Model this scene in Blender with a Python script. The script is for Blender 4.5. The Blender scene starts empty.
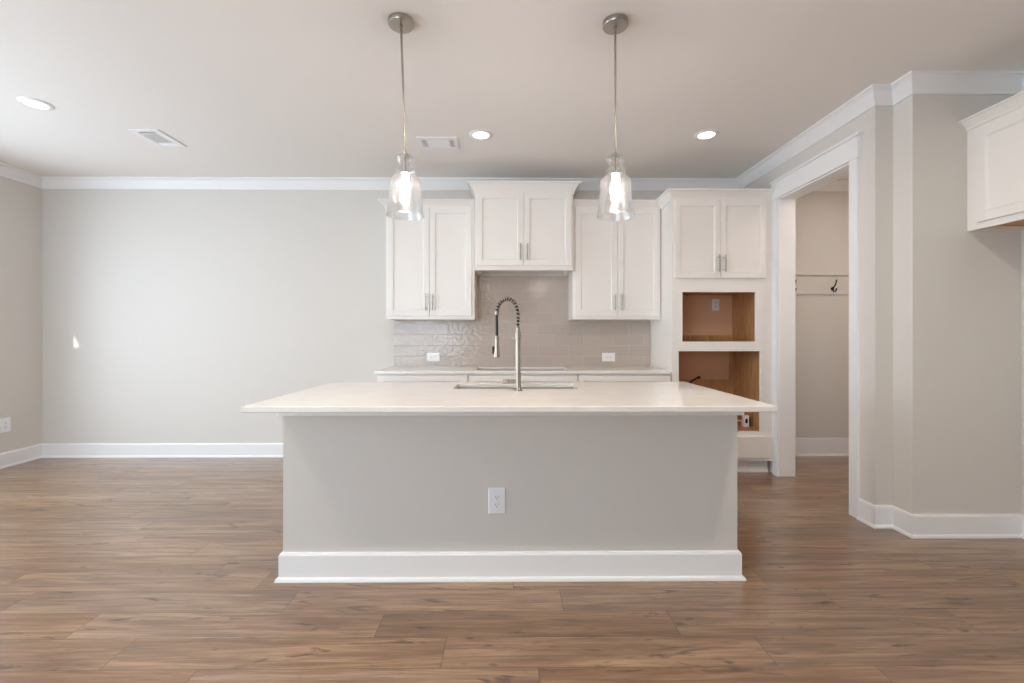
import bpy, bmesh, math, random
from mathutils import Vector, Matrix

SC = bpy.context.scene
COL = SC.collection
R = math.radians

# ------------------------------------------------------------------ camera
H, CEIL, F_PX = 1.228, 2.795, 458.0
cam_d = bpy.data.cameras.new('camera')
cam_d.sensor_width = 36.0
cam_d.lens = F_PX / 1024.0 * 36.0
cam_d.shift_y = -6.5 / 1024.0
cam_d.clip_start = 0.05
cam = bpy.data.objects.new('camera', cam_d)
cam.location = (0, 0, H)
cam.rotation_euler = (R(90), 0, R(-0.475))
COL.objects.link(cam)
SC.camera = cam

# ------------------------------------------------------------------ light
SC.view_settings.view_transform = 'Standard'
SC.view_settings.look = 'None'
SC.view_settings.exposure = 0.0
SC.view_settings.gamma = 1.0
SC.view_settings.use_curve_mapping = False
SC.cycles.max_bounces = 12
SC.cycles.diffuse_bounces = 8
SC.cycles.glossy_bounces = 6
SC.cycles.transparent_max_bounces = 24
SC.cycles.sample_clamp_indirect = 6.0
SC.cycles.caustics_reflective = False
SC.cycles.caustics_refractive = False

world = bpy.data.worlds.new('sky')
SC.world = world
world.use_nodes = True
bg = world.node_tree.nodes['Background']
bg.inputs['Color'].default_value = (0.72, 0.84, 1.0, 1)
bg.inputs['Strength'].default_value = 1.0

def area_light(name, loc, rot, sx, sy, power, color):
    d = bpy.data.lights.new(name, 'AREA')
    d.shape = 'RECTANGLE'
    d.size, d.size_y = sx, sy
    d.energy = power
    d.color = color
    o = bpy.data.objects.new(name, d)
    o.location = loc
    o.rotation_euler = rot
    COL.objects.link(o)
    return o

# daylight entering through the two windows in the left wall and the wide one behind the camera
area_light('daylight_left', (-4.86, 1.70, 1.30), (0, R(-78), 0), 1.9, 1.6, 104, (0.76, 0.89, 1.0))
area_light('daylight_narrow', (-4.86, 3.47, 1.30), (0, R(-88), 0), 1.9, 0.74, 36, (0.74, 0.86, 1.0))
area_light('daylight_rear', (-2.85, -3.70, 1.30), (R(90), 0, 0), 3.2, 2.5, 176, (0.69, 0.85, 1.0))
sun_d = bpy.data.lights.new('sun', 'SUN')
sun_d.energy = 5.0
sun_d.angle = R(0.5)
sun_d.color = (1.0, 0.97, 0.92)
sun = bpy.data.objects.new('sun', sun_d)
SUN_DIR = Vector((0.6, 1.6, -0.35)).normalized()
sun.rotation_euler = SUN_DIR.to_track_quat('-Z', 'Y').to_euler()
sun.location = (-6.5, -2, 4)
COL.objects.link(sun)
BULB_STRENGTH = 720.0
CAN_STRENGTH = 14.0
ADDED_CAN, PANTRY_CAN = 470.0, 400.0

# ------------------------------------------------------------------ materials
def lin(c):
    c /= 255.0
    return c / 12.92 if c <= 0.04045 else ((c + 0.055) / 1.055) ** 2.4
def rgb(r, g, b):
    return (lin(r), lin(g), lin(b), 1)

class NT:
    def __init__(self, name):
        self.m = bpy.data.materials.new(name)
        self.m.use_nodes = True
        self.t = self.m.node_tree
        self.b = self.t.nodes.get('Principled BSDF')
        self.out = self.t.nodes.get('Material Output')
    def n(self, kind, **kw):
        nd = self.t.nodes.new(kind)
        for k, v in kw.items():
            setattr(nd, k, v)
        return nd
    def l(self, a, b):
        self.t.links.new(a, b)
    def math(self, op, a, b=None, c=None):
        nd = self.n('ShaderNodeMath', operation=op)
        for i, v in enumerate((a, b, c)):
            if v is None: continue
            if isinstance(v, (int, float)): nd.inputs[i].default_value = v
            else: self.l(v, nd.inputs[i])
        return nd.outputs[0]
    def mix(self, fac, a, b, blend='MIX'):
        nd = self.n('ShaderNodeMix', data_type='RGBA', blend_type=blend)
        for i, v in ((0, fac), (6, a), (7, b)):
            if isinstance(v, (int, float, tuple)): nd.inputs[i].default_value = v
            else: self.l(v, nd.inputs[i])
        return nd.outputs[2]
    def ramp(self, fac, stops):
        nd = self.n('ShaderNodeValToRGB')
        el = nd.color_ramp.elements
        while len(el) < len(stops): el.new(0.5)
        for e, (p, c) in zip(el, stops):
            e.position = p
            e.color = c if isinstance(c, tuple) else (c, c, c, 1)
        self.l(fac, nd.inputs[0])
        return nd.outputs[0]
    def noise(self, vec, scale, detail=3, rough=0.5, dist=0.0):
        nd = self.n('ShaderNodeTexNoise')
        nd.inputs['Scale'].default_value = scale
        nd.inputs['Detail'].default_value = detail
        nd.inputs['Roughness'].default_value = rough
        nd.inputs['Distortion'].default_value = dist
        if vec is not None: self.l(vec, nd.inputs['Vector'])
        return nd.outputs['Fac']
    def bump(self, height, strength, dist=0.01):
        nd = self.n('ShaderNodeBump')
        nd.inputs['Strength'].default_value = strength
        nd.inputs['Distance'].default_value = dist
        self.l(height, nd.inputs['Height'])
        self.l(nd.outputs[0], self.b.inputs['Normal'])

def paint(name, col, rough=0.5, spec=0.4, tex=0.0, scale=350.0, metal=0.0):
    t = NT(name)
    t.b.inputs['Base Color'].default_value = col
    t.b.inputs['Roughness'].default_value = rough
    t.b.inputs['Specular IOR Level'].default_value = spec
    t.b.inputs['Metallic'].default_value = metal
    if tex:
        tc = t.n('ShaderNodeTexCoord')
        t.bump(t.noise(tc.outputs['Object'], scale, 2), tex, 0.002)
    return t.m

def brushed(name, col, rough, axis=(1, 1, 60), metal=1.0):
    t = NT(name)
    tc = t.n('ShaderNodeTexCoord')
    mp = t.n('ShaderNodeMapping')
    mp.inputs['Scale'].default_value = axis
    t.l(tc.outputs['Object'], mp.inputs['Vector'])
    f = t.noise(mp.outputs[0], 40, 3)
    t.b.inputs['Metallic'].default_value = metal
    t.b.inputs['Base Color'].default_value = col
    t.l(t.math('MULTIPLY_ADD', f, 0.16, rough - 0.08), t.b.inputs['Roughness'])
    t.bump(f, 0.04, 0.001)
    return t.m

M = {}
M['wall'] = paint('wall_paint', rgb(216, 212, 206), 0.6, 0.25, 0.06)
M['ceiling'] = paint('ceiling_paint', rgb(236, 233, 229), 0.8, 0.2, 0.05)
M['trim'] = paint('trim_paint', rgb(238, 238, 238), 0.35, 0.45)
M['cabinet'] = paint('cabinet_paint', rgb(238, 234, 229), 0.38, 0.45)
M['outlet'] = paint('outlet_plastic', rgb(240, 240, 241), 0.3, 0.5)
M['slot'] = paint('slot_dark', rgb(45, 43, 42), 0.6, 0.3)
M['black'] = paint('black_rubber', rgb(22, 22, 23), 0.45, 0.4)
M['vent_dark'] = paint('vent_dark', rgb(165, 163, 160), 0.8, 0.2)
M['nickel'] = brushed('brushed_nickel', rgb(176, 168, 158), 0.30)
M['steel'] = brushed('sink_steel', rgb(196, 188, 178), 0.30, (60, 1, 1))
M['chrome'] = brushed('faucet_steel', rgb(168, 158, 147), 0.34)
M['bronze'] = brushed('dark_bronze', rgb(62, 56, 52), 0.40)
M['cooktop'] = paint('cooktop_glass', rgb(18, 18, 19), 0.06, 0.5)
M['floor_sub'] = paint('subfloor', rgb(120, 100, 80), 0.8)

def quartz():
    t = NT('white_quartz')
    tc = t.n('ShaderNodeTexCoord')
    a = t.noise(tc.outputs['Object'], 7, 5, 0.6, 0.6)
    b = t.noise(tc.outputs['Object'], 260, 2)
    c = t.mix(t.ramp(a, [(0.35, 0.0), (0.7, 1.0)]), rgb(240, 236, 231), rgb(234, 229, 223))
    c = t.mix(t.ramp(b, [(0.62, 0.0), (0.75, 0.35)]), c, rgb(214, 208, 201))
    t.l(c, t.b.inputs['Base Color'])
    t.b.inputs['Roughness'].default_value = 0.13
    t.b.inputs['Specular IOR Level'].default_value = 0.5
    return t.m
M['quartz'] = quartz()

def plywood():
    t = NT('maple_plywood')
    tc = t.n('ShaderNodeTexCoord')
    mp = t.n('ShaderNodeMapping')
    mp.inputs['Scale'].default_value = (18, 18, 1.6)
    t.l(tc.outputs['Object'], mp.inputs['Vector'])
    a = t.noise(mp.outputs[0], 3.0, 5, 0.6, 0.4)
    c = t.ramp(a, [(0.3, rgb(176, 132, 86)), (0.55, rgb(202, 158, 110)), (0.75, rgb(214, 174, 128))])
    t.l(c, t.b.inputs['Base Color'])
    t.b.inputs['Roughness'].default_value = 0.5
    return t.m
M['ply'] = plywood()
M['hardboard'] = paint('brown_back_board', rgb(226, 186, 150), 0.55, 0.3)

def floor_mat():
    t = NT('oak_plank_floor')
    tc = t.n('ShaderNodeTexCoord')
    at = t.n('ShaderNodeAttribute', attribute_name='plank')
    sa = t.n('ShaderNodeSeparateColor')
    t.l(at.outputs['Color'], sa.inputs[0])
    r1, r2, r3 = sa.outputs[0], sa.outputs[1], sa.outputs[2]
    sp = t.n('ShaderNodeSeparateXYZ')
    t.l(tc.outputs['Object'], sp.inputs[0])
    x, y = sp.outputs[0], sp.outputs[1]
    def vec(sx, sy, k):
        c = t.n('ShaderNodeCombineXYZ')
        t.l(t.math('MULTIPLY_ADD', x, sx, t.math('MULTIPLY', r1, 61.0 * k)), c.inputs[0])
        t.l(t.math('MULTIPLY_ADD', y, sy, t.math('MULTIPLY', r2, 83.0 * k)), c.inputs[1])
        t.l(t.math('MULTIPLY', r3, 17.0), c.inputs[2])
        return c.outputs[0]
    broad = t.noise(vec(1.5, 10, 1), 1.0, 4, 0.55, 0.5)
    streak = t.noise(vec(2.4, 42, 1.3), 1.0, 5, 0.62, 0.7)
    fine = t.noise(vec(7, 230, 1.7), 1.0, 3, 0.6)
    knot = t.noise(vec(3.2, 15, 0.7), 1.0, 3, 0.55, 1.6)
    c = t.ramp(broad, [(0.30, rgb(126, 92, 64)), (0.50, rgb(154, 118, 86)), (0.72, rgb(176, 142, 106))])
    c = t.mix(t.ramp(streak, [(0.36, 0.75), (0.56, 0.0)]), c, rgb(110, 79, 54))
    c = t.mix(t.ramp(streak, [(0.58, 0.0), (0.74, 0.45)]), c, rgb(185, 153, 118))
    c = t.mix(t.ramp(fine, [(0.40, 0.26), (0.58, 0.0)]), c, rgb(96, 69, 46))
    c = t.mix(t.ramp(knot, [(0.61, 0.0), (0.72, 0.80)]), c, rgb(64, 45, 32))
    # plank to plank tone
    hsv = t.n('ShaderNodeHueSaturation')
    t.l(t.math('MULTIPLY_ADD', r3, 0.26, 0.86), hsv.inputs['Value'])
    t.l(t.math('MULTIPLY_ADD', r2, 0.14, 0.88), hsv.inputs['Saturation'])
    t.l(c, hsv.inputs['Color'])
    c = hsv.outputs[0]
    # bevelled joints between planks
    uv = t.n('ShaderNodeUVMap', uv_map='plank_uv')
    su = t.n('ShaderNodeSeparateXYZ')
    t.l(uv.outputs[0], su.inputs[0])
    def edge(v, length):
        d = t.math('MINIMUM', v, t.math('SUBTRACT', length, v))
        return d
    d = t.math('MINIMUM', edge(su.outputs[0], 1.25), edge(su.outputs[1], 0.1735))
    j = t.ramp(t.math('MULTIPLY', d, 100.0), [(0.10, 1.0), (0.26, 0.0)])
    c = t.mix(t.math('MULTIPLY', j, 0.55), c, rgb(52, 40, 32))
    t.l(c, t.b.inputs['Base Color'])
    t.l(t.math('MULTIPLY_ADD', streak, -0.08, 0.36), t.b.inputs['Roughness'])
    t.b.inputs['Specular IOR Level'].default_value = 0.55
    t.b.inputs['Coat Weight'].default_value = 0.65
    t.b.inputs['Coat IOR'].default_value = 1.6
    t.b.inputs['Coat Roughness'].default_value = 0.22
    t.bump(t.math('MULTIPLY', j, -1.0), 0.2, 0.002)
    return t.m
M['floor'] = floor_mat()

TILE_W, TILE_H = 0.305, 0.109
def tile_mat():
    t = NT('glazed_subway_tile')
    tc = t.n('ShaderNodeTexCoord')
    sp = t.n('ShaderNodeSeparateXYZ')
    t.l(tc.outputs['Object'], sp.inputs[0])
    cb = t.n('ShaderNodeCombineXYZ')
    t.l(sp.outputs[0], cb.inputs[0]); t.l(t.math('SUBTRACT', sp.outputs[2], 1.232-11*TILE_H), cb.inputs[1])
    br = t.n('ShaderNodeTexBrick')
    br.offset = 0.5
    br.inputs['Scale'].default_value = 1.0
    br.inputs['Brick Width'].default_value = TILE_W
    br.inputs['Row Height'].default_value = TILE_H
    br.inputs['Mortar Size'].default_value = 0.0016
    br.inputs['Mortar Smooth'].default_value = 0.3
    br.inputs['Color1'].default_value = rgb(190, 178, 168)
    br.inputs['Color2'].default_value = rgb(184, 172, 162)
    br.inputs['Mortar'].default_value = rgb(202, 194, 185)
    t.l(cb.outputs[0], br.inputs['Vector'])
    t.l(br.outputs['Color'], t.b.inputs['Base Color'])
    t.l(t.math('MULTIPLY_ADD', br.outputs['Fac'], 0.5, 0.02), t.b.inputs['Roughness'])
    t.b.inputs['Specular IOR Level'].default_value = 0.42
    w = t.noise(cb.outputs[0], 25, 1, 0.5)
    h = t.math('SUBTRACT', t.math('MULTIPLY', w, 1.0), t.math('MULTIPLY', br.outputs['Fac'], 0.5))
    t.bump(h, 0.80, 0.0036)
    return t.m
M['tile'] = tile_mat()

def thin_glass(name, tint=(0.97, 0.98, 0.98, 1), lo=0.05, hi=0.75, seeds=0.0, haze=0.0):
    t = NT(name)
    tr = t.n('ShaderNodeBsdfTransparent'); tr.inputs[0].default_value = tint
    gl = t.n('ShaderNodeBsdfGlossy'); gl.inputs['Roughness'].default_value = 0.04
    lw = t.n('ShaderNodeLayerWeight'); lw.inputs['Blend'].default_value = 0.5
    f = t.math('MULTIPLY_ADD', t.math('POWER', lw.outputs['Facing'], 2.2), hi - lo, lo)
    if seeds:
        tc = t.n('ShaderNodeTexCoord')
        bp = t.n('ShaderNodeBump')
        bp.inputs['Strength'].default_value = seeds
        bp.inputs['Distance'].default_value = 0.004
        t.l(t.noise(tc.outputs['Object'], 60, 3), bp.inputs['Height'])
        t.l(bp.outputs[0], gl.inputs['Normal'])
    mx = t.n('ShaderNodeMixShader')
    t.l(f, mx.inputs[0]); t.l(tr.outputs[0], mx.inputs[1]); t.l(gl.outputs[0], mx.inputs[2])
    last = mx
    if seeds:                                            # the thick pressed glass also bends what lies behind it
        rf = t.n('ShaderNodeBsdfGlass'); rf.inputs['IOR'].default_value = 1.45; rf.inputs['Roughness'].default_value = 0.02
        t.l(bp.outputs[0], rf.inputs['Normal'])
        m3 = t.n('ShaderNodeMixShader'); m3.inputs[0].default_value = 0.30
        t.l(mx.outputs[0], m3.inputs[1]); t.l(rf.outputs[0], m3.inputs[2])
        mx = m3; last = m3
    if haze:
        df = t.n('ShaderNodeBsdfTranslucent'); df.inputs[0].default_value = (0.95, 0.93, 0.9, 1)
        m2 = t.n('ShaderNodeMixShader'); m2.inputs[0].default_value = haze
        t.l(mx.outputs[0], m2.inputs[1]); t.l(df.outputs[0], m2.inputs[2])
        last = m2
    t.l(last.outputs[0], t.out.inputs['Surface'])
    return t.m
M['pane'] = thin_glass('window_glass', (1, 1, 1, 1), 0.02, 0.3)
M['shade_glass'] = thin_glass('seeded_clear_glass', (0.965, 0.97, 0.97, 1), 0.08, 0.95, 0.6, 0.003)

def emit(name, col, strength):
    t = NT(name)
    e = t.n('ShaderNodeEmission')
    e.inputs[0].default_value = col
    e.inputs[1].default_value = strength
    t.l(e.outputs[0], t.out.inputs['Surface'])
    return t.m
M['bulb'] = emit('bulb_glow', (1.0, 0.87, 0.85, 1), BULB_STRENGTH)
M['lens'] = emit('led_lens_glow', (1.0, 0.74, 0.62, 1), CAN_STRENGTH)
M['lens_added'] = emit('led_lens_glow_added', (1.0, 0.89, 0.74, 1), ADDED_CAN)
M['lens_pantry'] = emit('led_lens_glow_pantry', (1.0, 0.85, 0.76, 1), PANTRY_CAN)

# ------------------------------------------------------------------ mesh helpers
class MB:
    def __init__(self):
        self.v, self.f = [], []
    def add(self, vs, fs):
        b = len(self.v)
        self.v += [tuple(p) for p in vs]
        self.f += [tuple(b + i for i in f) for f in fs]
        return self
    def box(self, x0, x1, y0, y1, z0, z1):
        return self.add([(x0,y0,z0),(x1,y0,z0),(x1,y1,z0),(x0,y1,z0),(x0,y0,z1),(x1,y0,z1),(x1,y1,z1),(x0,y1,z1)],
                 [(0,3,2,1),(4,5,6,7),(0,1,5,4),(1,2,6,5),(2,3,7,6),(3,0,4,7)])
    def obox(self, mat, sx, sy, sz):
        vs = [mat @ Vector((x*sx/2, y*sy/2, z*sz/2)) for z in (-1,1) for x, y in ((-1,-1),(1,-1),(1,1),(-1,1))]
        return self.add(vs, [(0,3,2,1),(4,5,6,7),(0,1,5,4),(1,2,6,5),(2,3,7,6),(3,0,4,7)])
    def lathe(self, prof, seg=40, c=(0,0,0), closed=False, mat=None):
        vs, fs = [], []
        n = len(prof)
        for r, z in prof:
            for k in range(seg):
                a = 2*math.pi*k/seg
                p = Vector((r*math.cos(a), r*math.sin(a), z))
                if mat is not None: p = mat @ p
                vs.append((p.x+c[0], p.y+c[1], p.z+c[2]))
        rng = n if closed else n-1
        for i in range(rng):
            j = (i+1) % n
            for k in range(seg):
                l = (k+1) % seg
                fs.append((i*seg+k, i*seg+l, j*seg+l, j*seg+k))
        if not closed:
            fs.append(tuple(range(seg-1,-1,-1)))
            fs.append(tuple((n-1)*seg+k for k in range(seg)))
        return self.add(vs, fs)
    def tube(self, pts, r, seg=12, caps=True):
        pts = [Vector(p) for p in pts]
        n = len(pts)
        rs = r if isinstance(r, (list, tuple)) else [r]*n
        vs, fs = [], []
        up = None
        for i, p in enumerate(pts):
            d = (pts[min(i+1,n-1)] - pts[max(i-1,0)]).normalized()
            if up is None:
                up = Vector((0,0,1)) if abs(d.z) < 0.9 else Vector((0,1,0))
            s = d.cross(up).normalized()
            up = s.cross(d).normalized()
            for k in range(seg):
                a = 2*math.pi*k/seg
                vs.append(p + s*(rs[i]*math.cos(a)) + up*(rs[i]*math.sin(a)))
        for i in range(n-1):
            for k in range(seg):
                l = (k+1) % seg
                fs.append((i*seg+k, i*seg+l, (i+1)*seg+l, (i+1)*seg+k))
        if caps:
            fs.append(tuple(range(seg-1,-1,-1)))
            fs.append(tuple((n-1)*seg+k for k in range(seg)))
        return self.add(vs, fs)
    def sweep(self, path, prof):
        """profile (out, z) along an XY path; out points to the right of travel; mitred corners"""
        P = [Vector(p) for p in path]
        n, m = len(P), len(prof)
        D = [(P[i+1]-P[i]).normalized() for i in range(n-1)]
        N = [Vector((d.y, -d.x)) for d in D]
        vs, fs = [], []
        for i in range(n):
            a, b = N[max(i-1,0)], N[min(i,n-2)]
            mv = (a+b) / (1 + a.dot(b))
            for o, z in prof:
                vs.append((P[i].x+mv.x*o, P[i].y+mv.y*o, z))
        for i in range(n-1):
            for k in range(m):
                l = (k+1) % m
                fs.append((i*m+k, (i+1)*m+k, (i+1)*m+l, i*m+l))
        fs.append(tuple(range(m)))
        fs.append(tuple((n-1)*m+k for k in range(m-1,-1,-1)))
        return self.add(vs, fs)
    def build(self, name, mat, parent=None, bevel=0.0, smooth=False, label=None, seg=2):
        me = bpy.data.meshes.new(name)
        off = Vector((0,0,0))
        me.from_pydata([tuple(Vector(p)-off) for p in self.v], [], self.f)
        bm = bmesh.new(); bm.from_mesh(me)
        bmesh.ops.recalc_face_normals(bm, faces=bm.faces)
        bm.to_mesh(me); bm.free()
        me.materials.append(mat)
        o = bpy.data.objects.new(name, me)
        COL.objects.link(o)
        if parent is not None: o.parent = parent
        if smooth:
            me.shade_smooth()
            me.set_sharp_from_angle(angle=R(38))
        if bevel:
            b = o.modifiers.new('bevel', 'BEVEL')
            b.width = bevel; b.segments = seg; b.limit_method = 'ANGLE'; b.angle_limit = R(40)
            b.harden_normals = False
        if label: o['label'] = label
        return o

def thing(name, label, cat, loc=(0,0,0), rotz=0.0, group=None):
    o = bpy.data.objects.new(name, None)
    COL.objects.link(o)
    o.location = loc
    o.rotation_euler = (0, 0, rotz)
    o.empty_display_size = 0.1
    o['label'] = label; o['category'] = cat
    if group: o['group'] = group
    return o
def tag(o, label, cat, group=None):
    o['label'] = label; o['category'] = cat
    if group: o['group'] = group
    return o
def struct(o):
    o['kind'] = 'structure'
    return o
def copy_tree(o, parent=None):
    c = o.copy(); COL.objects.link(c)
    if parent is not None: c.parent = parent
    for ch in list(o.children): copy_tree(ch, c)
    return c

# ------------------------------------------------------------------ setting
XL, YB, XR, YR, XA = -4.68, 4.64, 2.35, -3.5, 3.13      # left, back, right (pantry side), rear, alcove side
YJ, XJ, YA = 2.912, 2.463, 2.768                         # the jog in the right wall
DY0, DY1, DX1, DZ = 3.108, 3.964, 2.484, 2.418            # pantry opening
PX = 3.72                                                # pantry far side

def build_floor():
    W, L, Y0 = 0.1735, 1.25, 1.689
    known = {-1: 0.111, 0: -0.25, 1: 0.705, 2: 0.247, 3: 0.025, 4: 0.99, 5: 0.735, 6: 0.29}
    rng = random.Random(5)
    vs, fs, uvs, cols = [], [], [], []
    k0 = math.floor((YR-Y0)/W)
    k1 = math.ceil((YB-Y0)/W)
    for k in range(k0, k1+1):
        y0, y1 = Y0+k*W, Y0+(k+1)*W
        off = known.get(k, rng.uniform(0, L))
        i = math.floor((XL-off)/L)
        x = off + i*L
        while x < PX+0.1:
            b = len(vs)
            vs += [(x,y0,0),(x+L,y0,0),(x+L,y1,0),(x,y1,0)]
            fs.append((b,b+1,b+2,b+3))
            uvs += [(0,0),(L,0),(L,W),(0,W)]
            c = (rng.random(), rng.random(), rng.random(), 1)
            cols += [c]*4
            x += L
    b = len(vs)     # the slab below the planks
    vs += [(XL-.3,YR-.3,-.12),(PX+.5,YR-.3,-.12),(PX+.5,YB+.3,-.12),(XL-.3,YB+.3,-.12)]
    fs.append((b,b+3,b+2,b+1)); uvs += [(.5,.08)]*4; cols += [(.5,.5,.5,1)]*4
    me = bpy.data.meshes.new('floor')
    me.from_pydata(vs, [], fs)
    me.uv_layers.new(name='plank_uv')
    me.color_attributes.new('plank', 'FLOAT_COLOR', 'CORNER')
    me.uv_layers['plank_uv'].data.foreach_set('uv', [c for u in uvs for c in u])
    me.color_attributes['plank'].data.foreach_set('color', [c for q in cols for c in q])
    me.materials.append(M['floor'])
    o = bpy.data.objects.new('floor', me)
    COL.objects.link(o)
    return struct(o)
build_floor()
struct(MB().box(XL-.15, PX+.15, YR-.15, YB+.15, CEIL, CEIL+.12).build('ceiling', M['ceiling']))

# left wall with its window, back wall, rear wall with its window
WY0, WY1, WZ0, WZ1 = 0.90, 2.50, 0.30, 2.30
NY0, NY1 = 3.08, 3.86                                    # the narrow window nearer the back wall
m = MB()
m.box(XL-.15, XL, YR-.15, WY0, 0, CEIL).box(XL-.15, XL, WY1, NY0, 0, CEIL).box(XL-.15, XL, NY1, YB+.15, 0, CEIL)
m.box(XL-.15, XL, NY0, NY1, 0, WZ0).box(XL-.15, XL, NY0, NY1, WZ1, CEIL)
m.box(XL-.15, XL, WY0, WY1, 0, WZ0).box(XL-.15, XL, WY0, WY1, WZ1, CEIL)
struct(m.build('wall_left', M['wall']))
struct(MB().box(XL, PX, YB, YB+.15, 0, CEIL).build('wall_back', M['wall']))
RX0, RX1, RZ0, RZ1 = -4.45, -1.25, 0.10, 2.50
m = MB()
m.box(XL, RX0, YR-.15, YR, 0, CEIL).box(RX1, XA+.15, YR-.15, YR, 0, CEIL)
m.box(RX0, RX1, YR-.15, YR, 0, RZ0).box(RX0, RX1, YR-.15, YR, RZ1, CEIL)
struct(m.build('wall_rear', M['wall']))
# right side: pantry wall with the opening, the jog, the alcove
m = MB()
m.box(XR, DX1, DY1, YB, 0, CEIL).box(XR, DX1, DY0, DY1, DZ, CEIL).box(XR, DX1, YJ, DY0, 0, CEIL)
struct(m.build('wall_right', M['wall']))
struct(MB().box(XJ, XA+.7, YA, YJ, 0, CEIL).build('wall_alcove', M['wall']))
struct(MB().box(XA, XA+.15, YR, YA, 0, CEIL).build('wall_right_side', M['wall']))
struct(MB().box(PX, PX+.12, YJ, YB, 0, CEIL).build('wall_pantry', M['wall']))

def window(name, mapf, u0, u1, v0, v1, cols, rows):
    """frame and panes; mapf(u, depth, v) -> world"""
    def bx(mb, a0, a1, d0, d1, b0, b1):
        p, q = mapf(a0, d0, b0), mapf(a1, d1, b1)
        mb.box(min(p[0],q[0]), max(p[0],q[0]), min(p[1],q[1]), max(p[1],q[1]), min(p[2],q[2]), max(p[2],q[2]))
    fr = MB(); t = .055
    bx(fr, u0, u0+t, .03, .11, v0, v1); bx(fr, u1-t, u1, .03, .11, v0, v1)
    bx(fr, u0+t, u1-t, .03, .11, v0, v0+t); bx(fr, u0+t, u1-t, .03, .11, v1-t, v1)
    for i in range(1, cols):
        c = u0+(u1-u0)*i/cols
        bx(fr, c-.03, c+.03, .04, .10, v0+t, v1-t)
    for i in range(1, rows):
        c = v0+(v1-v0)*i/rows
        bx(fr, u0+t, u1-t, .045, .095, c-.012, c+.012)
    fo = struct(fr.build(name, M['trim']))
    g = MB(); bx(g, u0+t, u1-t, .066, .072, v0+t, v1-t)
    g.build('pane', M['pane'], fo)
    c = MB(); w = .09                                     # casing on the room side
    bx(c, u0-w, u0, -.018, 0, v0-w, v1+w); bx(c, u1, u1+w, -.018, 0, v0-w, v1+w)
    bx(c, u0, u1, -.018, 0, v1, v1+w); bx(c, u0, u1, -.03, 0, v0-w, v0)
    c.build('casing', M['trim'], fo)
window('window_1', lambda u, d, v: (XL-d, u, v), WY0, WY1, WZ0, WZ1, 2, 1)
window('window_3', lambda u, d, v: (XL-d, u, v), NY0, NY1, WZ0, WZ1, 1, 1)
window('window_2', lambda u, d, v: (u, YR-d, v), RX0, RX1, RZ0, RZ1, 3, 1)

# unseen wall added to block the sun; a three-cornered gap in it lets one sliver of sun reach the back wall
def sun_mask():
    d = SUN_DIR
    tri = [(-4.377, 1.246), (-4.377, 1.104), (-4.303, 1.108)]
    xp = -5.7
    hole = []
    for x, z in tri:
        s = (x - xp)/d.x
        hole.append((YB - s*d.y, z - s*d.z))
    ys = [p[0] for p in hole]; zs = [p[1] for p in hole]
    a0, a1, b0, b1 = min(ys)-.05, max(ys)+.05, min(zs)-.05, max(zs)+.05
    mb = MB()
    mb.box(xp-.004, xp, YR-1.6, a0, -.1, 3.3).box(xp-.004, xp, a1, YB+1.5, -.1, 3.3)
    mb.box(xp-.004, xp, a0, a1, -.1, b0).box(xp-.004, xp, a0, a1, b1, 3.3)
    corner = [(a0,b0),(a1,b0),(a1,b1),(a0,b1)]
    vs, fs = [], []
    for xx in (xp-.004, xp):
        vs += [(xx, *c) for c in corner] + [(xx, *h) for h in hole]
    # ring of triangles between the square and the three-cornered gap, found by angle
    from mathutils.geometry import delaunay_2d_cdt
    pts = [Vector(c) for c in corner] + [Vector(h) for h in hole]
    _, _, tris, *_ = delaunay_2d_cdt(pts, [(0,1),(1,2),(2,3),(3,0),(4,5),(5,6),(6,4)], [], 0, 1e-6)
    for t in tris:
        if set(t) == {4,5,6}: continue
        fs.append(tuple(t)); fs.append(tuple(i+7 for i in t))
    mb.add(vs, fs)
    mb.box(xp, 5.0, YR-1.7, YR-1.6, -.1, 3.3)
    struct(mb.build('sun_mask_wall', M['trim']))
sun_mask()

BASE = [(0,0),(.027,0),(.027,.006),(.024,.014),(.016,.020),(.0155,.126),(.011,.136),(0,.138)]
CROWN = [(0,CEIL-.102),(.011,CEIL-.102),(.016,CEIL-.088),(.030,CEIL-.066),(.050,CEIL-.030),(.066,CEIL-.016),(.076,CEIL-.013),(.076,CEIL),(0,CEIL)]
struct(MB().sweep([(XL,YR),(XL,YB)], BASE).build('baseboard_left', M['trim']))
struct(MB().sweep([(XL+.0,YB),(-1.152,YB)], BASE).build('baseboard_back', M['trim']))
struct(MB().sweep([(XR,DY0-.072),(XR,YJ),(XJ,YJ),(XJ,YA),(XA,YA),(XA,YR)], BASE).build('baseboard_right', M['trim']))
struct(MB().sweep([(DX1,YB),(PX,YB),(PX,YJ)], [(o, z if z < .1 else z+.042) for o, z in BASE]).build('baseboard_pantry', M['trim']))
struct(MB().sweep([(XL,YR),(XL,YB),(XR,YB),(XR,YJ),(XJ,YJ),(XJ,YA),(XA,YA),(XA,YR)], CROWN).build('trim_1', M['trim']))
struct(MB().sweep([(DX1,DY0),(DX1,YB),(PX,YB),(PX,YJ)], CROWN).build('trim_2', M['trim']))

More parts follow.
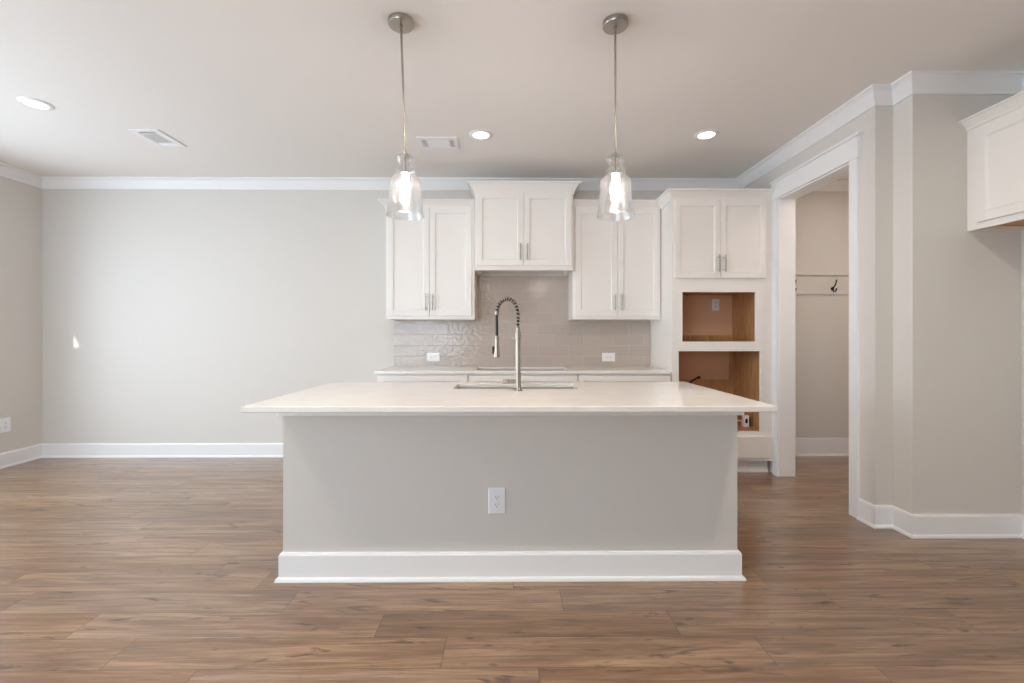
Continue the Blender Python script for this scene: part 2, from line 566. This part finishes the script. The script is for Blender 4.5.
# cased opening to the pantry
door = struct(MB().box(XR-.006, DX1+.006, DY1-.016, DY1, 0, DZ).box(XR-.006, DX1+.006, DY0, DY0+.016, 0, DZ)
              .box(XR-.006, DX1+.006, DY0, DY1, DZ-.016, DZ).build('door_1', M['trim'], bevel=.002))
for a, b in ((DY1-.008, DY1+.062), (DY0-.068, DY0+.008)):
    MB().box(XR-.020, XR, a, b, 0, DZ+.005).build('side_casing', M['trim'], door, bevel=.002)
hc = MB().box(XR-.030, XR, DY0-.085, DY1+.064, DZ-.006, DZ+.135)
hc.build('head_casing', M['trim'], door, bevel=.002)
MB().box(XR-.045, XR, DY0-.105, DY1+.064, DZ+.135, DZ+.155).build('head_cap', M['trim'], door, bevel=.003)

# ------------------------------------------------------------------ cabinet builders
def shaker(parent, x0, x1, z0, z1, y=0.0, stile=.056, th=.020, name='door', label=None):
    """door slab in front of the plane y (towards -y), with a recessed panel"""
    mb = MB()
    mb.box(x0, x0+stile, y-th, y, z0, z1).box(x1-stile, x1, y-th, y, z0, z1)
    mb.box(x0+stile, x1-stile, y-th, y, z0, z0+stile).box(x0+stile, x1-stile, y-th, y, z1-stile, z1)
    # small inner bead and the recessed field
    i, b = stile, .008
    vs = [(x0+i,y-th+.003,z0+i),(x1-i,y-th+.003,z0+i),(x1-i,y-th+.003,z1-i),(x0+i,y-th+.003,z1-i),
          (x0+i+b,y-.009,z0+i+b),(x1-i-b,y-.009,z0+i+b),(x1-i-b,y-.009,z1-i-b),(x0+i+b,y-.009,z1-i-b)]
    mb.add(vs, [(0,1,5,4),(1,2,6,5),(2,3,7,6),(3,0,4,7)])
    mb.box(x0+i, x1-i, y-.009, y-.001, z0+i, z1-i)
    return mb.build(name, M['cabinet'], parent, bevel=.0016, label=label)

def bar_pull(parent, x, z, y, length=.15, vertical=True):
    mb = MB()
    h = length/2
    e = (lambda s: (x, y, z+s)) if vertical else (lambda s: (x+s, y, z))
    def off(p, d): return (p[0], p[1]-d, p[2])
    mb.tube([off(e(-h), .032), off(e(h), .032)], .006, 12)
    for s in (-h*.72, h*.72):
        mb.tube([off(e(s), .0), off(e(s), .032)], .0048, 10)
    return mb.build('handle', M['nickel'], parent, smooth=True, label='brushed nickel bar handle')

def crown_prof(z0, z1, out):
    h = z1-z0
    return [(0,z0),(.010,z0),(.011,z0+h*.14),(.008,z0+h*.18),(out*.30,z0+h*.38),(out*.72,z0+h*.76),(out*.86,z0+h*.82),(out,z0+h*.84),(out,z1),(0,z1)]

def upper_cabinet(label, x0, x1, yf, z0, z1, zc, out, door_z, dx0, dx1, loc_rot=None, depth=None, pull_z=None,
                  wood=False, crown_sides='both', split=None, group=None, name='wall_cabinet', top_rail=0.0, stile=.052):
    """local frame: x across, y into the wall from the face frame, z up from the cabinet bottom"""
    W = x1-x0; Dp = depth if depth else YB-yf; Hh = z1-z0
    if loc_rot is None: t = thing(name, label, 'cabinet', (x0, yf, z0), 0, group)
    else: t = thing(name, label, 'cabinet', loc_rot[0], loc_rot[1], group)
    mb = MB()
    mb.box(0, .018, .018, Dp, 0, Hh).box(W-.018, W, .018, Dp, 0, Hh)
    mb.box(.018, W-.018, .018, Dp, Hh-.018, Hh).box(.018, W-.018, Dp-.008, Dp, .03, Hh-.018)
    mb.box(0, W, 0, .018, 0, Hh)
    mb.build('body', M['cabinet'], t, bevel=.0012)
    MB().box(.018, W-.018, .018, Dp-.008, .030, .042).build('bottom_panel', M['ply'] if wood else M['cabinet'], t,
        label='bare wood underside' if wood else None)
    if not wood:                                         # mounting cleats under the box, at both ends
        for a in (.018, W-.040):
            MB().box(a, a+.022, .018, Dp-.03, .006, .030).build('cleat', M['cabinet'], t)
    mid = (split if split else (dx0+dx1)/2)
    dz0, dz1 = door_z
    d1 = shaker(t, dx0, mid-.0016, dz0, dz1, stile=stile); d2 = shaker(t, mid+.0016, dx1, dz0, dz1, stile=stile)
    pz = pull_z if pull_z is not None else dz0+.125
    bar_pull(d1, mid-.031, pz, -.020); bar_pull(d2, mid+.031, pz, -.020)
    path = [(0,0),(W,0)]
    # travel so that 'out' points away from the box: right of travel
    full = [(W, Dp-.001), (W, 0), (0, 0), (0, Dp-.001)]
    if crown_sides == 'left': full = [(W, 0), (0, 0), (0, Dp-.001)]
    if crown_sides == 'right': full = [(W, Dp-.001), (W, 0), (0, 0)]
    if crown_sides == 'front': full = [(W, 0), (0, 0)]
    full = [p for p in full][::-1]
    zz = zc-z0
    MB().sweep([Vector(p) for p in full], crown_prof(Hh-.004, zz, out)).build('crown', M['cabinet'], t, bevel=.0012)
    return t

UF, MF, TF = 4.31, 4.235, 4.02
G = 'white shaker cabinets above the back counter'
upper_cabinet('white two-door shaker wall cabinet behind the left pendant, beside the bare wall', -1.149, -.316, UF, 1.375, 2.425, 2.489, .062,
              (.033, 1.045), .022, .805, split=.411, crown_sides='left', group=G)
upper_cabinet('tallest-mounted short white shaker cabinet centred over the cooktop', -.308, .602, MF, 1.827, 2.535, 2.634, .064,
              (.040, .710), .016, .890, split=.452, group=G)
upper_cabinet('white two-door shaker wall cabinet behind the right pendant, against the oven cabinet', .608, 1.439, UF, 1.375, 2.425, 2.489, .062,
              (.033, 1.045), .024, .815, split=.420, crown_sides='front', group=G)
fr = upper_cabinet('white shaker cabinet high on the right wall over the empty fridge alcove', 0, .92, 0, 1.858, 2.472, 2.530, .052,
              (.038, .585), .070, .860, loc_rot=((2.796, YA-.001, 1.858), R(-90)), depth=XA-2.796-.001, wood=True, crown_sides='front', stile=.052)

# ------------------------------------------------------------------ oven cabinet
def oven_cabinet():
    X0, X1 = 1.442, 2.348
    t = thing('oven_cabinet', 'tall white built-in cabinet with two empty wood-lined oven openings', 'cabinet', (X0, TF, 0))
    W, D = X1-X0, YB-TF-.001
    lx = lambda x: x-X0
    top = 2.420
    o1 = (lx(1.535), lx(2.182), 1.170, 1.606)
    o2 = (lx(1.502), lx(2.222), .378, 1.085)
    mb = MB()
    mb.box(0, .019, .02, D, .0, top).box(W-.019, W, .02, D, .11, top).box(.019, W-.019, .02, D, top-.019, top)
    # face frame round the two openings
    f = .02
    mb.box(0, W, 0, f, o1[3], top).box(0, W, 0, f, o2[3], o1[2]).box(0, W, 0, f, .118, o2[2])
    mb.box(0, o1[0], 0, f, o1[2], o1[3]).box(o1[1], W, 0, f, o1[2], o1[3])
    mb.box(0, o2[0], 0, f, o2[2], o2[3]).box(o2[1], W, 0, f, o2[2], o2[3])
    mb.build('body', M['cabinet'], t, bevel=.0012)
    MB().box(.019, W-.019, .075, .093, 0, .118).build('toe_kick', M['trim'], t)
    MB().sweep([(.019,.075),(W-.019,.075)], [(0,0),(.014,0),(.012,.012),(.004,.018),(0,.018)]).build('shoe_molding', M['trim'], t)
    li = MB()                                            # bare plywood lining of the two niches
    for a, b in ((o1[2], o1[3]), (o2[2], o2[3])):
        li.box(.019, .031, f, D, a-.03, b+.04).box(W-.075, W-.060, f, D, a-.03, b+.04)
        li.box(.031, W-.031, f, D, a-.016, a-.002).box(.031, W-.031, f, D, b+.026, b+.040)
    li.build('lining', M['ply'], t, label='bare maple plywood lining')
    bk = MB()
    for a, b in ((o1[2], o1[3]), (o2[2], o2[3])):
        bk.box(.031, W-.075, D-.008, D-.001, a-.002, b+.026)
    bk.build('back_panel', M['hardboard'], t, label='dull brown back panel')
    r = MB()
    r.box(.031, W-.075, D-.022, D-.0085, o1[2]-.002, 1.225)
    r.build('back_rail', M['ply'], t, label='bare wood rail')
    r = MB(); r.box(.031, W-.105, D-.022, D-.0085, .56, .775)
    r.build('back_rail', M['ply'], t, label='bare wood rail')
    MB().box(W-.105, W-.075, D-.030, D-.0085, o2[2]-.002, o2[3]+.026).build('back_post', M['ply'], t, label='bare wood post')
    MB().box(.018, W-.030, -.020, 0, .150, .334).build('base_panel', M['cabinet'], t, bevel=.0016)
    d1 = shaker(t, lx(1.464), lx(1.8600), 1.727, 2.410, stile=.047); d2 = shaker(t, lx(1.8630), lx(2.266), 1.727, 2.410, stile=.047)
    bar_pull(d1, lx(1.838), 1.852, -.020); bar_pull(d2, lx(1.892), 1.852, -.020)
    MB().sweep([(0, D), (0, 0), (W, 0)], crown_prof(top-.010, 2.502, .056)).build('crown', M['cabinet'], t, bevel=.0012)
oven_cabinet()

# ------------------------------------------------------------------ back counter run
def base_cabinet(label, x0, x1, open_top=False):
    t = thing('base_cabinet', label, 'cabinet', (x0, 4.035, 0), 0, 'white base cabinets along the back wall')
    W, D = x1-x0, YB-4.035-.002
    mb = MB()
    mb.box(0, .018, .018, D, .0, .884).box(W-.018, W, .018, D, 0, .884).box(.018, W-.018, .018, D, .11, .128)
    mb.box(.018, W-.018, D-.01, D, .128, .884).box(0, W, 0, .018, .11, .884)
    if not open_top: mb.box(.018, W-.018, .018, D-.01, .83, .845)
    mb.build('body', M['cabinet'], t, bevel=.0012)
    MB().box(.018, W-.018, .07, .088, 0, .11).build('toe_kick', M['trim'], t)
    if open_top:
        MB().box(.0185, .026, .0185, D-.011, .13, .880).box(W-.026, W-.0185, .0185, D-.011, .13, .880).box(.026, W-.026, D-.018, D-.011, .13, .880).box(.026, W-.026, .0185, D-.018, .1285, .136).build('lining', M['ply'], t, label='bare plywood inside')
    for z0, z1 in ((.125, .410), (.413, .700), (.703, .872)):
        d = shaker(t, .006, W-.006, z0, z1, stile=.05, name='drawer')
        bar_pull(d, W/2, (z0+z1)/2, -.020, .17, False)
base_cabinet('white drawer cabinet at the bare-wall end of the back counter', -1.150, -.352)
base_cabinet('white drawer cabinet under the empty cooktop cutout', -.350, .612, True)
base_cabinet('white drawer cabinet between the cooktop cutout and the oven cabinet', .614, 1.434)
tag(MB().box(-1.152, 1.435, YB-.011, YB-.001, .915, 1.373).box(-.307, .600, YB-.011, YB-.001, 1.373, 1.824).build('backsplash', M['tile']),
    'glossy greige subway tile backsplash behind the back counter', 'backsplash')
# ------------------------------------------------------------------ island
IX0, IX1, IY0, IY1 = -1.129, 1.159, 2.307, 3.045
isl = thing('kitchen_island', 'long greige painted island with white baseboard in the middle of the floor', 'kitchen island', (.015, IY0, 0))
ox, oy = .015, IY0
def ib(mb, x0, x1, y0, y1, z0, z1): return mb.box(x0-ox, x1-ox, y0-oy, y1-oy, z0, z1)
mb = MB()
ib(mb, IX0, IX1, IY0, IY0+.115, 0, .886); ib(mb, IX0, IX0+.10, IY0+.115, IY1-.02, 0, .886); ib(mb, IX1-.10, IX1, IY0+.115, IY1-.02, 0, .886)
mb.build('wall_panel', M['wall'], isl, label='greige painted panel')
mb = MB(); ib(mb, IX0, IX1, IY1-.02, IY1, .10, .886); mb.build('cabinet_back', M['cabinet'], isl)
mb = MB(); mb.sweep([(IX0-ox, IY1-oy), (IX0-ox, 0), (IX1-ox, 0), (IX1-ox, IY1-oy)], [(0,.826),(.024,.826),(.024,.8855),(0,.8855)])
mb.build('apron_board', M['trim'], isl, bevel=.0015, label='white board under the worktop')
mb = MB(); mb.sweep([(IX0-ox, IY1-oy), (IX0-ox, 0), (IX1-ox, 0), (IX1-ox, IY1-oy)], [(0,0),(.0155,0),(.0155,.126),(.010,.136),(0,.139)])
mb.build('baseboard', M['trim'], isl, label='white baseboard')
mb = MB(); mb.sweep([(IX0-.0155-ox, IY1-oy), (IX0-.0155-ox, -.0155), (IX1+.0155-ox, -.0155), (IX1+.0155-ox, IY1-oy)],
                    [(0,0),(.015,0),(.015,.005),(.011,.014),(.003,.019),(0,.019)])
mb.build('shoe_molding', M['trim'], isl)

SX0, SX1, SY0, SY1 = -.325, .416, 2.680, 2.950
def slab_with_hole(x0, x1, y0, y1, z0, z1, hx0, hx1, hy0, hy1):
    X, Yy = [x0, hx0, hx1, x1], [y0, hy0, hy1, y1]
    vs, fs = [], []
    for z in (z0, z1):
        for y in Yy:
            for x in X: vs.append((x, y, z))
    I = lambda i, j, k: k*16 + j*4 + i
    for k in (0, 1):
        for j in range(3):
            for i in range(3):
                if i == 1 and j == 1: continue
                q = (I(i,j,k), I(i+1,j,k), I(i+1,j+1,k), I(i,j+1,k))
                fs.append(q if k else q[::-1])
    for i in range(3):
        fs += [(I(i,0,0),I(i+1,0,0),I(i+1,0,1),I(i,0,1)), (I(i+1,3,0),I(i,3,0),I(i,3,1),I(i+1,3,1))]
        fs += [(I(0,i+1,0),I(0,i,0),I(0,i,1),I(0,i+1,1)), (I(3,i,0),I(3,i+1,0),I(3,i+1,1),I(3,i,1))]
    fs += [(I(1,1,0),I(1,1,1),I(2,1,1),I(2,1,0)), (I(1,2,0),I(2,2,0),I(2,2,1),I(1,2,1)),
           (I(1,1,0),I(1,2,0),I(1,2,1),I(1,1,1)), (I(2,1,0),I(2,1,1),I(2,2,1),I(2,2,0))]
    return MB().add(vs, fs)
tag(slab_with_hole(-1.173, 1.190, 2.014, 3.078, .8870, .914, SX0, SX1, SY0, SY1).build('countertop', M['quartz'], bevel=.004),
    'large white quartz worktop overhanging the island, cut out for the sink', 'countertop')
sk = thing('kitchen_sink', 'stainless steel undermount sink sunk in the island worktop', 'sink', ((SX0+SX1)/2, (SY0+SY1)/2, .70))
a, b = (SX1-SX0)/2+.006, (SY1-SY0)/2+.006
mb = MB()
T = .1845
vs = [(-a,-b,T),(a,-b,T),(a,b,T),(-a,b,T),(-a+.015,-b+.015,0),(a-.015,-b+.015,0),(a-.015,b-.015,0),(-a+.015,b-.015,0),
      (-a-.02,-b-.02,T),(a+.02,-b-.02,T),(a+.02,b+.02,T),(-a-.02,b+.02,T)]
mb.add(vs, [(0,1,5,4),(1,2,6,5),(2,3,7,6),(3,0,4,7),(4,5,6,7),(8,9,1,0),(9,10,2,1),(10,11,3,2),(11,8,0,3)])
bo = mb.build('basin', M['steel'], sk)
so = bo.modifiers.new('thick', 'SOLIDIFY'); so.thickness = -.0015
MB().lathe([(.001,.004),(.03,.003),(.042,.002),(.044,.0005)], 32).build('drain', M['nickel'], sk)

tag(slab_with_hole(-1.172, 1.435, 4.004, YB-.0105, .8870, .914, -.292, .548, 4.135, 4.52).build('countertop', M['quartz'], bevel=.003),
    'white quartz worktop along the back wall with an empty cooktop cutout', 'countertop')

# ------------------------------------------------------------------ faucet
FX, FY, FZ = .055, 2.582, .914
fa = thing('kitchen_faucet', 'brushed steel spring-neck pull-down faucet standing at the island sink', 'faucet', (FX, FY, FZ))
MB().lathe([(.026,0),(.026,.006),(.022,.012),(.0165,.016),(.0160,.10)], 32).build('base', M['chrome'], fa, smooth=True)
MB().lathe([(.0150,.10),(.0140,.30),(.0135,.305)], 32).build('column', M['chrome'], fa, smooth=True)
MB().lathe([(.0165,.290),(.0170,.292),(.0170,.330),(.0165,.332)], 32).build('collar', M['chrome'], fa, smooth=True)
MB().lathe([(.0115,.332),(.0110,.356)], 32).build('neck', M['chrome'], fa, smooth=True)
EX, EY = -.121, .075                                     # where the hose comes down, relative to the column
def arc_pt(s):                                           # s 0..1 along the spring
    z0, zs, ax = .350, .424, .096
    L1, L2 = zs-z0, math.pi*.082
    d = s*(L1+L2)
    if d < L1: return Vector((0, 0, z0+d))
    a = (d-L1)/L2*math.pi*.92
    h = (1-math.cos(a))/2 / ((1-math.cos(math.pi*.92))/2)
    return Vector((EX*h, EY*h, zs+ax*math.sin(a)))
path = [arc_pt(i/60) for i in range(61)]
end = path[-1]
hose = path + [Vector((EX, EY, end.z-.03)), Vector((EX, EY, .308))]
MB().tube(hose, .0080, 14).build('hose', M['black'], fa, smooth=True, label='black rubber hose')
coil, turns, N = [], 17, 17*16
for i in range(N+1):
    s = i/N
    p, q = arc_pt(max(0,s-.004)), arc_pt(min(1,s+.004))
    d = (q-p).normalized()
    side = d.cross(Vector((EY, -EX, 0)).normalized()).normalized()
    bn = Vector((EY, -EX, 0)).normalized()
    a = 2*math.pi*turns*s
    coil.append(arc_pt(s) + side*(.0115*math.cos(a)) + bn*(.0115*math.sin(a)))
MB().tube(coil, .0031, 8).build('spring', M['chrome'], fa, smooth=True, label='steel coil spring')
MB().lathe([(.0125,-.012),(.0135,-.010),(.0135,.010),(.0125,.012)], 24, (end.x, end.y, end.z-.006)).build('spring_ferrule', M['chrome'], fa, smooth=True)
hd = MB().lathe([(.0105,.310),(.0115,.300),(.0118,.262),(.0150,.235),(.0185,.195),(.0185,.186),(.0160,.184)], 32, (EX, EY, 0)).build('spray_head', M['chrome'], fa, smooth=True)
MB().box(EX-.027, EX-.014, EY-.008, EY+.008, .205, .248).build('spray_button', M['black'], hd, bevel=.003, label='black spray button')
MB().tube([(0,0,.296),(EX*.93,EY*.93,.296)], .0050, 12).build('support_arm', M['chrome'], fa, smooth=True)
MB().lathe([(.0150,.290),(.0155,.291),(.0155,.301),(.0150,.302)], 24, (EX, EY, 0)).build('holder_ring', M['chrome'], fa, smooth=True)
rot = Matrix.Rotation(R(-90), 3, 'Y')
hl = MB().lathe([(.0125,.010),(.0125,.052),(.0110,.0525),(.0110,.0555),(.0130,.056),(.0130,.082),(.0120,.084)], 28, (0,0,.052), mat=rot).build('handle', M['chrome'], fa, smooth=True)
MB().lathe([(.0112,.0523),(.0118,.0526),(.0118,.0554),(.0112,.0557)], 28, (0,0,.052), mat=rot).build('handle_ring', M['black'], hl, smooth=True, label='dark ring')

# ------------------------------------------------------------------ outlets
def outlet(label, loc, rotz, w, h, horizontal=False, group='white electrical outlets'):
    """plate lies in local x-z, faces -y"""
    t = thing('electrical_outlet', label, 'outlet', loc, rotz, group)
    mb = MB()
    t0, c = .0065, .004
    vs = [(-w/2,0,-h/2),(w/2,0,-h/2),(w/2,0,h/2),(-w/2,0,h/2),(-w/2,-.003,-h/2),(w/2,-.003,-h/2),(w/2,-.003,h/2),(-w/2,-.003,h/2),
          (-w/2+c,-t0,-h/2+c),(w/2-c,-t0,-h/2+c),(w/2-c,-t0,h/2-c),(-w/2+c,-t0,h/2-c)]
    mb.add(vs, [(0,3,2,1),(0,1,5,4),(1,2,6,5),(2,3,7,6),(3,0,4,7),(4,5,9,8),(5,6,10,9),(6,7,11,10),(7,4,8,11),(8,9,10,11)])
    mb.build('cover_plate', M['outlet'], t)
    for s in (-1, 1):
        cx, cz = (s*.0195, 0) if horizontal else (0, s*.0195)
        r = MB().box(cx-.0165, cx+.0165, -t0-.002, -t0+.001, cz-.0145, cz+.0145).build('receptacle', M['outlet'], t, bevel=.004)
        sl = MB()
        for dx, dz, sx_, sz_ in ((-.006,.003,.0022,.009),(.006,.003,.0022,.007),(0,-.0075,.0045,.0045)):
            if horizontal: dx, dz, sx_, sz_ = dz, dx, sz_, sx_
            sl.box(cx+dx-sx_/2, cx+dx+sx_/2, -t0-.0024, -t0-.0016, cz+dz-sz_/2, cz+dz+sz_/2)
        sl.build('slot', M['slot'], r, label='dark slots')
    MB().lathe([(.003,0),(.003,.0012),(.0022,.0018)], 12, (0,-t0,0), mat=Matrix.Rotation(R(90),3,'X')).build('screw', M['outlet'], t)
    return t
outlet('white upright outlet on the front panel of the island', (-.0565, IY0-.0005, .394), 0, .087, .131)
outlet('white sideways outlet on the tiles under the left wall cabinet', (-.754, YB-.0115, 1.008), 0, .131, .086, True)
outlet('white sideways outlet on the tiles under the right wall cabinet', (1.016, YB-.0115, 1.005), 0, .131, .086, True)
outlet('white outlet low on the left wall, partly out of frame', (XL, 4.300, .390), R(90), .087, .131)
outlet('dim outlet high on the wall inside the upper oven opening', (2.105, YB-.0095, 1.535), 0, .075, .118)

# loose wiring in the lower oven opening
co = MB().tube([(1.82, 4.600, .735), (1.845, 4.56, .775), (1.875, 4.53, .802), (1.888, 4.525, .808), (1.902, 4.52, .812)], [.008,.008,.008,.013,.013], 10)
tag(co.build('power_cable', M['black'], smooth=True), 'short black cable end sticking up in the lower oven opening', 'cable')
jb = thing('junction_box', 'small white wiring box on the floor of the lower oven opening', 'junction box', (2.205, 4.24, .3765))
MB().box(-.026, .026, -.02, .02, 0, .105).build('body', M['outlet'], jb, bevel=.003)
MB().box(-.011, .011, -.0225, -.019, .035, .075).build('socket', M['slot'], jb, bevel=.002, label='dark socket')
MB().tube([(-.026, 0, .055), (-.06, .005, .056), (-.10, .02, .045), (-.14, .05, .012)], .006, 10).build('cable', M['outlet'], jb, smooth=True, label='pale cable')
MB().box(.026, .040, -.010, .045, .0, .09).build('bracket', M['slot'], jb, bevel=.002, label='dark bracket')

# ------------------------------------------------------------------ pantry hook rail
hr = thing('hook_rail', 'painted coat hook rail with dark double hooks on the pantry wall', 'hook rail', (3.1, YB, 1.642))
MB().box(-.604, .618, -.019, 0, 0, .188).build('board', M['wall'], hr, bevel=.0015)
MB().box(-.604, .618, -.040, 0, .188, .212).build('ledge', M['wall'], hr, bevel=.003)
for hx in (2.88, 3.29):
    x = hx-3.1
    mb = MB()
    mb.lathe([(.017,-.003),(.019,0),(.016,.004)], 20, (x,-.021,.055), mat=Matrix.Rotation(R(90),3,'X'))
    mb.tube([(x,-.022,.055),(x,-.038,.068),(x+.002,-.058,.090),(x+.004,-.068,.118),(x+.004,-.072,.142)], [.0075,.0070,.0062,.0058,.0075], 10)
    mb.tube([(x,-.022,.055),(x,-.036,.030),(x+.002,-.055,.022),(x+.004,-.068,.034),(x+.004,-.070,.056)], [.0075,.0070,.0066,.0062,.0078], 10)
    mb.build('hook', M['bronze'], hr, smooth=True, label='dark double coat hook')

# ------------------------------------------------------------------ pendants
def pendant(label, px, lean=(0,0)):
    Y = 2.29
    t = thing('pendant_light', label, 'pendant light', (px, Y, CEIL), 0, 'glass pendants over the island')
    MB().lathe([(.0625,0),(.0625,-.020),(.0600,-.0245),(.010,-.0255),(.010,-.034),(.006,-.036)], 48).build('canopy', M['nickel'], t, smooth=True)
    zt = 2.128-CEIL                                       # top of the glass, below the ceiling
    lx, ly = lean
    P = lambda k: (lx*k, ly*k)
    a = P(1)
    MB().tube([(0,0,-.034),(lx*.5,ly*.5,zt/2)], .0058, 12).tube([(lx*.5,ly*.5,zt/2),(a[0],a[1],zt)], .0050, 12).build('rod', M['nickel'], t, smooth=True)
    MB().lathe([(.006,.016),(.011,.010),(.014,.002),(.012,-.006),(.0045,-.010),(.0045,-.088),(.0150,-.092),(.0150,-.118),(.012,-.120)], 28, (a[0],a[1],zt)).build('socket', M['nickel'], t, smooth=True)
    outer = [(.016,.002),(.034,-.002),(.044,-.012),(.044,-.024),(.034,-.042),(.024,-.054),(.026,-.064),(.044,-.070),(.050,-.080),(.049,-.090),
             (.040,-.098),(.044,-.104),(.062,-.112),(.074,-.126),(.0775,-.145),(.0755,-.158),(.0765,-.185),(.081,-.230),(.0875,-.275),(.0930,-.306)]
    inner = [((.0155 if i < 11 else r-.0045), (z-.004 if 10 < i < 14 else z)) for i, (r, z) in enumerate(outer)]
    prof = outer + inner[::-1]
    MB().lathe(prof, 56, (a[0],a[1],zt), True).build('glass_shade', M['shade_glass'], t, smooth=True, label='clear seeded glass shade')
    MB().lathe([(.008,-.120),(.0100,-.130),(.0130,-.146),(.0145,-.165),(.0140,-.185),(.0115,-.205),(.0070,-.219),(.002,-.222)], 28, (a[0],a[1],zt)).build('bulb', M['bulb'], t, smooth=True, label='glowing warm bulb')
    return t
pendant('clear glass pendant lamp hanging in front of the left wall cabinet', -.535, (.022, -.0))
pendant('clear glass pendant lamp hanging in front of the right wall cabinet', .536, (.001, 0))

# ------------------------------------------------------------------ ceiling fittings
def can(label, x, y, mat='lens'):
    t = thing('recessed_light', label, 'ceiling light', (x, y, CEIL), 0, 'round recessed ceiling lights')
    MB().lathe([(.060,-.004),(.063,-.0085),(.086,-.0060),(.091,-.0015),(.091,0),(.060,0)], 48, closed=True).build('trim_ring', M['trim'], t, smooth=True)
    MB().lathe([(.0605,-.0005),(.0605,-.0040),(.050,-.0052),(.002,-.0056)], 48).build('lens', M[mat], t, smooth=True, label='glowing lens')
can('glowing recessed ceiling light nearest the left wall', -3.195, 3.126)
can('glowing recessed ceiling light between the two pendants, over the cooktop', -.213, 3.581)
can('glowing recessed ceiling light in front of the oven cabinet', 1.549, 3.566)

can('unseen added ceiling light in the front row, above the near left floor', -2.2, 1.25, 'lens_added')  # this row is out of frame, added to brighten worktop and floor
can('unseen added ceiling light in the front row, above the near edge of the island', -.2, 1.25, 'lens_added')
can('unseen added ceiling light in the front row, above the near right floor', 1.6, 1.25, 'lens_added')
def pantry_can():
    can('recessed ceiling light inside the pantry, out of view past the door casing', 3.28, 3.28, 'lens_pantry')
pantry_can()

def vent(label, x, y, rz):
    t = thing('ceiling_vent', label, 'air vent', (x, y, CEIL), rz, 'white ceiling air vents')
    L, Wd = .160, .117
    mb = MB()
    mb.box(-L, L, -Wd, -.066, -.008, 0).box(-L, L, .066, Wd, -.008, 0).box(-L, -.126, -.066, .066, -.008, 0).box(.126, L, -.066, .066, -.008, 0)
    mb.box(-.092, -.082, -.066, .066, -.008, 0).box(.082, .092, -.066, .066, -.008, 0)
    mb.build('frame', M['trim'], t, bevel=.003)
    MB().box(-.126, .126, -.066, .066, -.0015, -.0003).build('backing', M['vent_dark'], t)
    for k in range(8):
        yy = -.058+k*.0166
        mt = Matrix.Translation((0, yy, -.0058)) @ Matrix.Rotation(R(-9), 4, 'X')
        MB().obox(mt, .164, .0135, .0012).build('slat', M['trim'], t)
    for s in (-1, 1):
        for k in range(3):
            mt = Matrix.Translation((s*(.098+k*.0115), 0, -.0058)) @ Matrix.Rotation(R(s*40), 4, 'Y')
            MB().obox(mt, .0085, .132, .0012).build('slat', M['trim'], t)
vent('white ceiling vent over the bare wall near the left ceiling light', -2.785, 3.668, R(-90))
vent('white ceiling vent beside the ceiling light over the cooktop', -.567, 3.737, 0)
